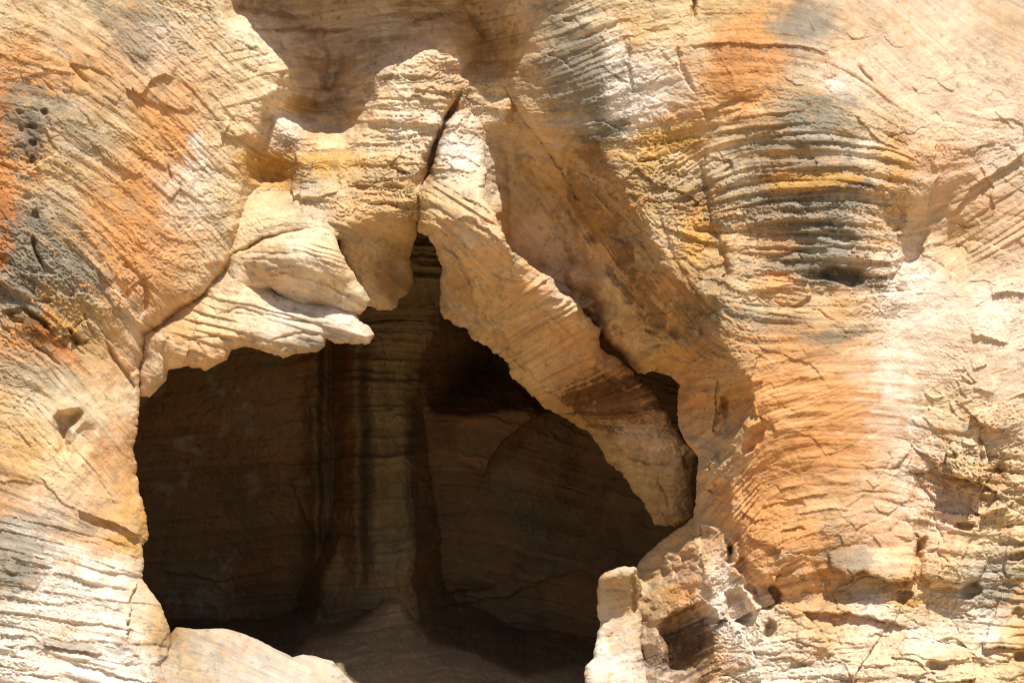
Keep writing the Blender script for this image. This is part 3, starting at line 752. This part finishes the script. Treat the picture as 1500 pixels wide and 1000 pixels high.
BASE = """450,100,-1.6 400,40,-1.3 470,20,-1.75 500,150,-1.5 470,150,-1.6 440,170,-1.3 560,60,-1.1 415,150,-1.1 398,190,-.9 450,205,-.85 490,208,-.8 530,170,-.9 525,120,-1.3 600,80,-1.25 600,20,-1.35 540,40,-1.6 650,20,-1.25 655,80,-1.1 662,20,-1.0 690,50,-1.6 720,50,-2.0 745,80,-1.3
715,118,-.6 760,20,-.9 380,260,-.6 600,250,-.6 400,-20,-1.1 500,-20,-1.6 600,-20,-1.2 700,-20,-1.2 420,-55,.65 500,-60,.7 600,-60,.62 690,-60,.6 760,-60,.8 500,-110,.8 650,-110,.8 400,-110,.8 500,-300,.6 700,-600,-.5 200,-300,.6 1200,-600,-1 0,-600,-.3 1650,-600,-2
730,180,-.55 730,230,-.9 760,300,-1.1 800,370,-1.2 850,430,-1.3 900,490,-1.45 950,520,-1.6 780,200,-.45 820,250,-.7 870,330,-.9 920,400,-1.05 960,470,-1.2 985,530,-1.4 800,280,-1.0 860,370,-1.2 920,460,-1.35
800,150,-.1 860,260,-.35 930,340,-.55 990,430,-.25 1015,500,.1 1003,580,-.3 1040,480,.5 1040,560,.1 1030,640,.25 1020,690,.1 1060,540,.85 1085,600,1.0 1060,640,.85 1045,600,.6
1060,720,.9 1100,720,1.3 1050,800,1.1 1010,760,-.05 980,800,-.35 950,830,-.5 940,900,-.25 960,970,.1 1000,860,-.1 1030,880,1.0 1080,900,1.45 1150,880,1.6 1250,870,1.55 1330,850,1.4 1300,920,1.8 1150,960,2.0 1050,990,1.6 950,1100,1.6 1150,1100,2.7
1400,1000,2.2 1400,1100,2.7 1400,900,1.6 1200,800,1.5 1200,600,1.4 1320,640,1.1 1330,740,1.2 1320,500,.9 1300,300,.9 1300,100,.8 1400,100,.55 1500,0,.1 1500,150,.5 1450,240,.6 1400,350,.35 1400,430,.75 1450,340,.55 1500,400,.65 1450,470,1.0
1500,560,1.15 1420,560,1.15 1390,640,1.2 1450,690,1.3 1500,760,1.4 1420,780,1.45 1480,900,1.7 1650,0,-.3 1650,400,.6 1650,1000,2.0 2400,0,-2 2400,1000,0 300,600,-1 0,600,-1 0,1100,-1 0,0,-1"""
P_LEFT = [(-2000, -2000), (250, -2000), (306, -80), (316, -30), (322, 2), (334, 30), (358, 45), (383, 64), (402, 84), (412, 104), (406, 128), (394, 152), (380, 190), (366, 217), (358, 262), (354, 300), (349, 337), (336, 379), (304, 414),
          (298, 428), (262, 451), (238, 470), (205, 488), (212, 540), (240, 700), (260, 900), (300, 1400), (-2000, 1400)]
P_MID = [(330, 420), (345, 290), (356, 225), (380, 200), (398, 186), (402, 162), (418, 178), (440, 196), (470, 211), (500, 208), (526, 192), (540, 168), (545, 140), (544, 114), (562, 100), (590, 92), (618, 80), (640, 72), (648, 57), (660, 53),
         (671, 66), (678, 88), (681, 110), (700, 117), (720, 116), (738, 104), (752, 92), (770, 130), (740, 180), (712, 190), (700, 420)]
P_BUTT = [(764, -60), (763, 0), (768, 55), (757, 95), (744, 118), (758, 150), (784, 186), (820, 198), (852, 192), (868, 206), (882, 232), (900, 258), (918, 285), (934, 316), (950, 352), (974, 388), (1000, 418), (1036, 440), (1140, 452), (1600, 430), (1600, -400), (764, -400)]
LOW = """1010,760,.5 1040,790,.95 1050,800,1.1 1060,720,.9 1100,720,1.3 1020,830,1.0 1000,880,.95 975,920,.9 965,970,1.0 960,1050,1.5 1030,880,1.1 1080,900,1.45 1150,880,1.6 1250,870,1.55 1330,850,1.4 1300,920,1.8 1150,960,2.0 1050,990,1.6 1150,1100,2.7
1400,1000,2.2 1400,1100,2.7 1400,900,1.6 1200,800,1.5 1330,740,1.2 1500,760,1.4 1420,780,1.45 1480,900,1.7 1650,1000,2.0 940,1150,2.2"""
P_LOW = [(1030, 770), (1042, 788), (1024, 803), (1012, 835), (987, 878), (970, 903), (962, 950), (958, 1010), (935, 1200), (1600, 1200), (1600, 800), (1120, 780)]
P_FACE = [(1120, 130), (1052, 185), (1038, 205), (1026, 245), (1034, 275), (1046, 335), (1064, 384), (1066, 402), (1050, 440), (1052, 495), (1084, 545), (1096, 582), (1086, 630), (1066, 690), (1074, 760), (1098, 838), (1125, 870), (1600, 880), (1600, -400), (1300, -400)]


def fit(txt, c=12.0, n=6):
    p_ = [tuple(map(float, t.split(','))) for t in txt.split()]
    f = rbf([q[:2] for q in p_], [q[2] for q in p_], c, 4.0, (-1000, -1300, 2500, 1400), 3.0)
    f.a = blur(f.a, n)
    return f


def layered(X, Y):
    """the big faces of the cliff, each standing in front of the next"""
    jx, jy = 9 * fbm(X, Y, 48, 5, 201, .6), 9 * fbm(X, Y, 48, 5, 202, .6)
    D = fit(BASE).at(X, Y)
    for txt, poly, off, R_, slope in ((BUTT, P_BUTT, .16, 16, 1.7), (BUTT, P_FACE, .0, 16, 2.0), (LOW, P_LOW, .0, 20, 1.9), (MID, P_MID, .0, 14, 2.5), (LEFT, P_LEFT, .0, 22, 2.6)):
        d = fit(txt).at(X, Y)
        if off:
            d = d - off * sstep(100, 240, Y) * sstep(1300, 1100, X)
        S_ = poly_sdf(poly, X + jx, Y + jy)
        d = d - roundover(S_, R_) * .8 - slope * np.clip(-S_, 0, None) / 100 * (1 + .25 * fbm(X, Y, 30, 3, 203))
        D = np.maximum(D, d)
    return D


eu = np.concatenate([np.linspace(-950, U0 - 12, 60), gu, np.linspace(U0 + NU * STEP + 12, 2450, 60)]).astype(F)
ev = np.concatenate([np.linspace(-1250, V0 - 12, 70), gv, np.linspace(V0 + NV * STEP + 6, 1250, 14)]).astype(F)


def mirror(n0, n, n1):
    k = np.concatenate([-np.linspace(n0 * 8, 8, n0), np.arange(n), n - 1 + np.linspace(8, n1 * 8, n1)]).astype(int)
    k = np.abs(k) % (2 * (n - 1))
    return np.where(k >= n, 2 * (n - 1) - k, k)


ji, ii = mirror(60, NU, 60), mirror(70, NV, 14)
EU, EV = np.meshgrid(eu, ev)
Hx = H[np.ix_(ii, ji)]
Cx = CO[np.ix_(ii, ji)]
jag = 8 * fbm(EU, EV, 34, 5, 3, .6)
S = -poly_sdf(HOLE, EU + jag, EV + 0.7 * jag)
R = 26
D = layered(EU, EV) + Hx - roundover(S, R) * 0.9
cliff = relief('cliff', EU, EV, D, Cx, S, ROCK, rim=[(.15, 3), (.5, 14), (1.2, 40), (2.2, 70), (3.5, 90), (5.0, 110), (7.5, 130), (12.5, 160)])
tag(cliff, kind='structure')


# ------------------------------------------------------------------ stones in front of the hollow
def stone_thing(name, outline, pts, label, cat, R=18, thick=.8, jagk=4, detail=1.0, group=None):
    si, sj = window(outline, 6)
    X, Y = GU[si, sj], GV[si, sj]
    j = 1.5 * jagk * fbm(X, Y, 34, 5, 7, .6)
    S = poly_sdf(outline, X + j, Y - j + .4 * jagk * fbm(X, Y, 9, 3, 8))
    f = rbf([p[:2] for p in pts], [p[2] for p in pts], 14.0, 1.0, (X.min() - 8, Y.min() - 8, X.max() + 8, Y.max() + 8), 3.0)
    f.a = blur(f.a, 4)
    M = f.at(X, Y) + detail * (.05 * fbm(X, Y, 60, 4, 401) + .03 * fbm(X, Y, 22, 3, 402))
    D = M + H[si, sj] * detail - roundover(S, R)
    Bk = M - R / 100.0 - thick * (0.15 + 0.85 * np.sqrt(np.clip(S / (R * 2.5), 0, 1)))
    o = relief(name, X, Y, D, CO[si, sj], S, ROCK, back=np.minimum(Bk, D - .06))
    return tag(o, label, cat, group, 'thing')


stone_thing('rock_ledge', [(204, 487), (238, 470), (262, 450), (299, 429), (302, 415), (326, 393), (340, 379), (355, 386), (368, 394), (378, 404), (392, 414), (412, 428), (440, 438), (490, 445), (522, 455), (528, 468), (540, 478),
                           (547, 491), (541, 504), (524, 505), (492, 502), (480, 493), (478, 505), (467, 515), (446, 515), (415, 522), (385, 515), (360, 508), (336, 516), (333, 526), (311, 538), (302, 543), (272, 537), (245, 542),
                           (243, 557), (221, 581), (203, 581)],
            [(204, 490, .45), (230, 560, .6), (240, 500, .65), (270, 460, .55), (270, 530, .8), (310, 420, .55), (310, 470, .6), (310, 530, .9), (345, 385, .45), (370, 430, .55), (370, 490, .9), (420, 450, .75), (420, 505, 1.0),
             (470, 450, .8), (470, 500, 1.05), (520, 465, 1.0), (530, 495, 1.1), (380, 400, .4)],
            'pale cream ledge of striped rock hanging over the left of the cave mouth', 'rock ledge', R=38, thick=.9)
stone_thing('rock_lobe', [(340, 388), (356, 370), (386, 350), (420, 341), (455, 334), (484, 338), (497, 362), (505, 384), (519, 405), (536, 425), (544, 440), (537, 452), (528, 460), (505, 456), (470, 448), (436, 442), (410, 430), (390, 416), (372, 402)],
            [(345, 386, .45), (390, 360, .75), (440, 345, .85), (480, 345, .9), (430, 375, 1.15), (480, 385, 1.2), (430, 425, .75), (480, 430, .85), (520, 420, 1.0), (535, 445, .9), (400, 405, .85)],
            'smooth striped rock lobe resting on the pale ledge', 'rock lobe', R=26, thick=.6, jagk=3)
stone_thing('hanging_rock', [(482, 322), (520, 306), (570, 300), (606, 306), (613, 326), (611, 345), (604, 366), (600, 378), (606, 396), (606, 416), (598, 430), (585, 437), (581, 450), (571, 456), (556, 453), (540, 446), (534, 425), (518, 402), (504, 382), (495, 350)],
            [(490, 325, .55), (560, 305, .5), (605, 310, .4), (520, 360, .2), (590, 365, -.45), (560, 375, -.25), (510, 385, .15), (545, 430, -.45), (575, 448, -.75), (595, 400, -.95), (580, 386, -.8), (600, 425, -1.05)],
            'shaded tan knob of rock hanging beside the apex of the cave mouth', 'hanging rock', R=24, thick=2.6, jagk=3, detail=.6)
stone_thing('leaning_slab', [(646, 180), (662, 166), (682, 160), (700, 172), (711, 192), (710, 230), (711, 290), (724, 317), (741, 360), (784, 391), (811, 408), (838, 438), (862, 462), (882, 480), (877, 493), (888, 514), (906, 531), (927, 543), (954, 568),
                             (981, 609), (998, 641), (1017, 668), (1015, 696), (1016, 730), (1013, 757), (1001, 765), (988, 771), (959, 767), (951, 750), (934, 723), (917, 696), (889, 669), (876, 645), (868, 634), (842, 621), (800, 598), (765, 566),
                             (753, 545), (730, 518), (692, 494), (679, 481), (651, 464), (645, 447), (643, 416), (645, 392), (634, 358), (628, 346), (613, 341), (612, 326), (616, 302), (613, 284), (627, 258), (636, 222), (640, 198)],
            [(660, 180, .3), (690, 190, .15), (640, 250, .4), (690, 250, .25), (630, 300, .65), (672, 292, .75), (700, 310, .85), (735, 358, .85), (640, 330, .75), (690, 345, .75), (740, 380, .5), (650, 440, -.15), (700, 400, .25), (760, 420, .15), (720, 490, -.55), (800, 430, .1), (870, 485, -.35),
             (800, 500, -.55), (760, 540, -.95), (850, 560, -1.05), (920, 560, -1.0), (850, 610, -1.5), (930, 620, -1.4), (980, 650, -1.6), (920, 680, -1.95), (980, 690, -1.9), (1000, 750, -2.4), (960, 760, -2.6)],
            'long tan slab leaning diagonally across the cave mouth with shaded ribbed face', 'rock slab', R=30, thick=1.5, jagk=5, detail=1.1)
stone_thing('rock_block', [(872, 866), (876, 849), (886, 837), (908, 830), (932, 830), (940, 850), (938, 880), (942, 905), (940, 950), (955, 1000), (950, 1100), (845, 1100), (857, 1000), (859, 973), (871, 962), (874, 942), (879, 911), (872, 880)],
            [(880, 845, .75), (920, 840, .7), (880, 895, .4), (925, 895, .35), (875, 970, .75), (930, 970, .7), (870, 1100, 1.4), (940, 1100, 1.3)],
            'square pale block standing at the right foot of the cave mouth', 'rock block', R=17, thick=1.0, jagk=4, detail=1.0)
stone_thing('boulder', [(228, 985), (240, 950), (248, 930), (258, 918), (289, 921), (326, 920), (357, 927), (391, 942), (428, 962), (442, 959), (462, 961), (486, 969), (502, 984), (522, 1002), (600, 1100), (225, 1100)],
            [(255, 930, -.4), (330, 925, -.5), (400, 950, -.5), (460, 965, -.7), (500, 990, -.7), (300, 970, -.1), (400, 1000, .0), (480, 1010, -.3), (280, 1090, 1.2), (450, 1090, 1.1), (580, 1095, .2), (235, 980, .1)],
            'smooth grey white boulder on the floor at the left of the cave mouth', 'boulder', R=24, thick=1.0, jagk=1.2, detail=.8)
stone_thing('rock_flake', [(1214, 806), (1220, 796), (1232, 792), (1268, 796), (1275, 803), (1330, 800), (1342, 812), (1340, 838), (1336, 851), (1303, 852), (1290, 843), (1262, 838), (1240, 846), (1218, 828)],
            [(1220, 800, 1.70), (1225, 825, 1.90), (1270, 805, 1.72), (1270, 835, 1.96), (1330, 810, 1.55), (1330, 845, 1.74)],
            'grey slab of rock jutting out below the orange buttress', 'rock flake', R=8, thick=.5, jagk=4, detail=.8)
stone_thing('rock_bulge', [(1346, 806), (1366, 796), (1405, 792), (1438, 800), (1446, 826), (1436, 846), (1408, 862), (1366, 856), (1346, 842)],
            [(1350, 810, 1.5), (1400, 800, 1.55), (1440, 815, 1.6), (1370, 845, 1.62), (1420, 845, 1.72)],
            'rounded tan rock bulge with a shadowed pocket under its right end', 'rock bulge', R=14, thick=.5, jagk=5, detail=1.0)
stone_thing('layered_block', [(1384, 662), (1392, 648), (1412, 642), (1442, 652), (1447, 674), (1441, 712), (1420, 706), (1400, 694), (1388, 680)],
            [(1390, 655, 1.45), (1440, 660, 1.55), (1395, 685, 1.55), (1438, 705, 1.7)],
            'layered tan block sticking out of the pale cliff on the right', 'rock block', R=8, thick=.5, jagk=4, detail=1.2)

# ------------------------------------------------------------------ inside the cave
ci = slice(int((230 - V0) / STEP), NV)
cj = slice(int((90 - U0) / STEP), int((1130 - U0) / STEP))
X, Y = GU[ci, cj], GV[ci, cj]
CB = (60, 200, 1160, 1160)


def fit_in(txt, n=5):
    p_ = [tuple(map(float, t.split(','))) for t in txt.split()]
    f = rbf([q[:2] for q in p_], [q[2] for q in p_], 10.0, 2.0, CB, 3.0)
    f.a = blur(f.a, n)
    return f.at(X, Y)


W_BACK = """100,300,-5.5 300,300,-5.6 500,300,-5.5 700,300,-6 1000,300,-6 100,700,-6 300,700,-6.4 340,560,-5.9 430,560,-5.9 430,700,-6 250,850,-6.9 350,880,-7.2 420,870,-6.9 300,925,-7 620,560,-8.6 660,480,-8.8 720,520,-8.6 700,580,-8.2 760,570,-7.0
620,680,-6.3 620,780,-6.5 690,640,-6.1 720,690,-6.4 780,640,-6.3 850,700,-6.6 900,780,-6.5 980,700,-6 750,800,-6.4 700,880,-7.0 800,930,-6.8 860,900,-6.4 1100,700,-5.5 1100,1000,-5 300,1100,-6 600,1100,-6 640,940,-7"""
W_COL = "440,300,-5.2 640,300,-4.4 600,420,-4.2 640,450,-4.5 560,480,-4.7 470,520,-5.45 470,700,-5.55 440,600,-5.7 545,560,-4.7 560,700,-4.75 600,560,-5.0 595,720,-4.95 560,830,-4.9 470,850,-5.6 600,880,-4.6 500,1000,-4.5"
W_FLARE = "600,570,-5.5 640,610,-5.7 700,620,-5.75 770,600,-5.7 800,590,-6.0 740,640,-5.95 700,690,-6.1 640,760,-6.3 600,800,-6.3 720,700,-6.45 780,640,-6.4 760,720,-6.5 700,800,-6.5 650,850,-6.6 800,700,-6.7 850,640,-6.7"
W_FOOT = "420,900,-5.0 480,880,-4.8 560,875,-4.5 590,890,-4.3 600,930,-4.0 660,960,-3.9 740,990,-3.7 860,980,-4.2 1000,970,-4.3 450,960,-3.4 550,970,-3.1 700,1010,-2.9 850,1010,-3.0 300,1000,-3.4 300,1100,-1 600,1100,-1 900,1100,-1"
Q_COL = [(490, 150), (500, 400), (507, 520), (503, 620), (500, 700), (496, 780), (470, 850), (440, 1000), (640, 1000), (615, 900), (603, 850), (608, 800), (612, 760), (604, 700), (608, 650), (604, 600), (612, 572), (616, 538), (627, 500), (643, 480), (651, 462), (662, 400), (660, 150)]
Q_FLARE = [(560, 560), (612, 574), (624, 590), (645, 603), (690, 608), (735, 598), (780, 592), (830, 600), (860, 640), (860, 760), (760, 860), (600, 870), (500, 860)]
Q_FOOT = [(100, 985), (300, 975), (420, 962), (450, 935), (480, 925), (520, 915), (548, 890), (566, 870), (590, 876), (606, 905), (634, 935), (690, 952), (730, 972), (770, 984), (820, 974), (870, 966), (1000, 960), (1100, 960), (1100, 1200), (100, 1200)]
jx, jy = 8 * fbm(X, Y, 40, 4, 211, .6), 8 * fbm(X, Y, 40, 4, 212, .6)
sv = Y + 18 * np.sin((X - 400) / 140.0) + 16 * fbm(X, Y, 120, 4, 12) - .00045 * np.clip(X - 640, 0, None) ** 2
bed = vnoise(sv / 9.0, X / 260.0, 3) + .7 * vnoise(sv / 4.0, X / 140.0, 4) + 1.2 * vnoise(sv / 34.0, X / 300.0, 9)
Dw = fit_in(W_BACK)
Dw = Dw + .45 * np.exp(-((X + jx * .8 - 468) / 20) ** 2) * sstep(900, 830, Y) - .20 * np.exp(-((X + jx * .8 - 474) / 6) ** 2) * sstep(860, 800, Y)
sc = poly_sdf(Q_COL, X + jx, Y + jy)
fl = 0
for uc, w_, a_ in ((470, 12, .22), (500, 9, -.20), (512, 8, -.12), (548, 18, .24), (528, 7, -.12), (590, 14, .10)):
    fl = fl + a_ * np.exp(-((X + jx * .7 - uc) / w_) ** 2)
for txt, poly, R_, slope, extra in ((W_FLARE, Q_FLARE, 26, 4.0, 0), (W_COL, Q_COL, 24, 4.0, fl * sstep(880, 820, Y) * sstep(440, 540, Y)), (W_FOOT, Q_FOOT, 40, 3.0, .16 * fbm(X, Y, 70, 4, 215))):
    S_ = poly_sdf(poly, X + jx, Y + jy)
    d = fit_in(txt) + extra - roundover(S_, R_) - slope * np.clip(-S_, 0, None) / 100
    Dw = np.maximum(Dw, d)
sa, sb = slice(ci.start, ci.stop), slice(cj.start, cj.stop)
rib = .8 + 1.0 * sstep(-10, 20, sc) * sstep(870, 820, Y)
Dw = Dw + .03 * bed * rib + .16 * fbm(X, Y, 130, 4, 14) + .02 * fbm(X, Y, 22, 4, 15)
q = fbm(X, Y, 80, 5, 19, .6) * 4 + .3 * bed
fr = q - np.floor(q)
Dw = Dw + .035 * (np.floor(q) + sstep(0, .12, fr) - q)
for pts_, A, w in (([(610, 880), (650, 885), (690, 882), (740, 872), (790, 850), (850, 838), (900, 842), (950, 830)], .14, 30), ([(700, 695), (760, 730), (820, 736), (900, 760)], .08, 20), ([(530, 640), (545, 628), (570, 632), (600, 680), (606, 740)], .10, 20),
                   ([(420, 700), (440, 740), (470, 800)], .10, 20), ([(530, 475), (600, 474), (640, 478)], .08, 14), ([(530, 530), (590, 545), (616, 548)], .08, 14), ([(260, 640), (300, 660), (360, 650)], .05, 20), ([(230, 830), (320, 850), (420, 830)], .10, 30),
                   ([(470, 905), (520, 890), (560, 896)], .10, 16), ([(704, 697), (714, 672), (734, 646), (762, 624), (800, 603)], .32, 55)):
    d, sd_, a_ = nearest(pts_, X + jx, Y + jy, False)
    Dw = Dw + A * np.where(sd_ > 0, np.exp(-d / w), 0) * sstep(0, .12, a_) * sstep(0, .12, 1 - a_)
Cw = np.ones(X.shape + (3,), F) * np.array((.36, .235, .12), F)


def tint_w(m, col, k):
    global Cw
    m = (np.clip(m, 0, 1) * k)[..., None]
    Cw = Cw * (1 - m) + np.array(col, F) * m


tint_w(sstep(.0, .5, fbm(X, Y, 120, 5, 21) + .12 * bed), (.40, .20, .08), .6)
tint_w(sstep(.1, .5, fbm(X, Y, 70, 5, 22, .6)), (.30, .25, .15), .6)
colm = sstep(-4, 10, sc) * sstep(880, 800, Y)
tint_w(colm * sstep(500, 540, X), (.40, .32, .165), .6)
for uc, w_ in ((466, 11), (480, 5), (536, 12), (603, 6)):
    tint_w(np.exp(-((X + jx * 1.2 - uc) / w_) ** 2) * sstep(860, 780, Y) * sstep(480, 560, Y) * (.6 + .8 * fbm(X, Y, 30, 4, 31)), (.13, .115, .075), .8)
tint_w(np.exp(-((X + jx - 508) / 9) ** 2) * sstep(850, 780, Y), (.42, .20, .08), .6)
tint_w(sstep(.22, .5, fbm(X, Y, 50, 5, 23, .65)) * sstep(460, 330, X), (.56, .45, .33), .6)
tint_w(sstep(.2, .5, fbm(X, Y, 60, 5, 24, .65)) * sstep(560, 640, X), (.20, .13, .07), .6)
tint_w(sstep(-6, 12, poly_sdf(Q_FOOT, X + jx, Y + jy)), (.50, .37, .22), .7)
Cw = Cw * (.50 + .16 * sstep(-6, 12, poly_sdf(Q_FOOT, X + jx, Y + jy)))[..., None]  # cave gloom put into the colour, the brighter floor darkened less
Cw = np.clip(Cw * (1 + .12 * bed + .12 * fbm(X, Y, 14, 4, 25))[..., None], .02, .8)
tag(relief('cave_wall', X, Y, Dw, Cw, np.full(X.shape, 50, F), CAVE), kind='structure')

# ------------------------------------------------------------------ sandy ground in front of the cliff
gx = np.concatenate([np.linspace(-900, -32, 20), np.linspace(-30, 30, 121), np.linspace(32, 900, 20)])
gy = np.concatenate([np.linspace(-900, -72, 20), np.linspace(-70, 8, 140)])
GX, GY = np.meshgrid(gx, gy[::-1])
GZ = -1.8 + .10 * fbm(GX, GY, 6.0, 4, 33) + .25 * fbm(GX, GY, 25.0, 3, 34)
ids = np.arange(GX.size).reshape(GX.shape)
gf = np.stack([ids[:-1, :-1], ids[1:, :-1], ids[1:, 1:], ids[:-1, 1:]], -1).reshape(-1, 4)
gc = np.array((.45, .32, .175), F) * (1 + .15 * fbm(GX, GY, 3.0, 4, 36))[..., None]
SAND = rock_material('sand', 1.0, .4)
tag(to_mesh('ground', np.stack([GX, GY, GZ], -1).reshape(-1, 3), gf, gc.reshape(-1, 3), SAND), kind='structure')
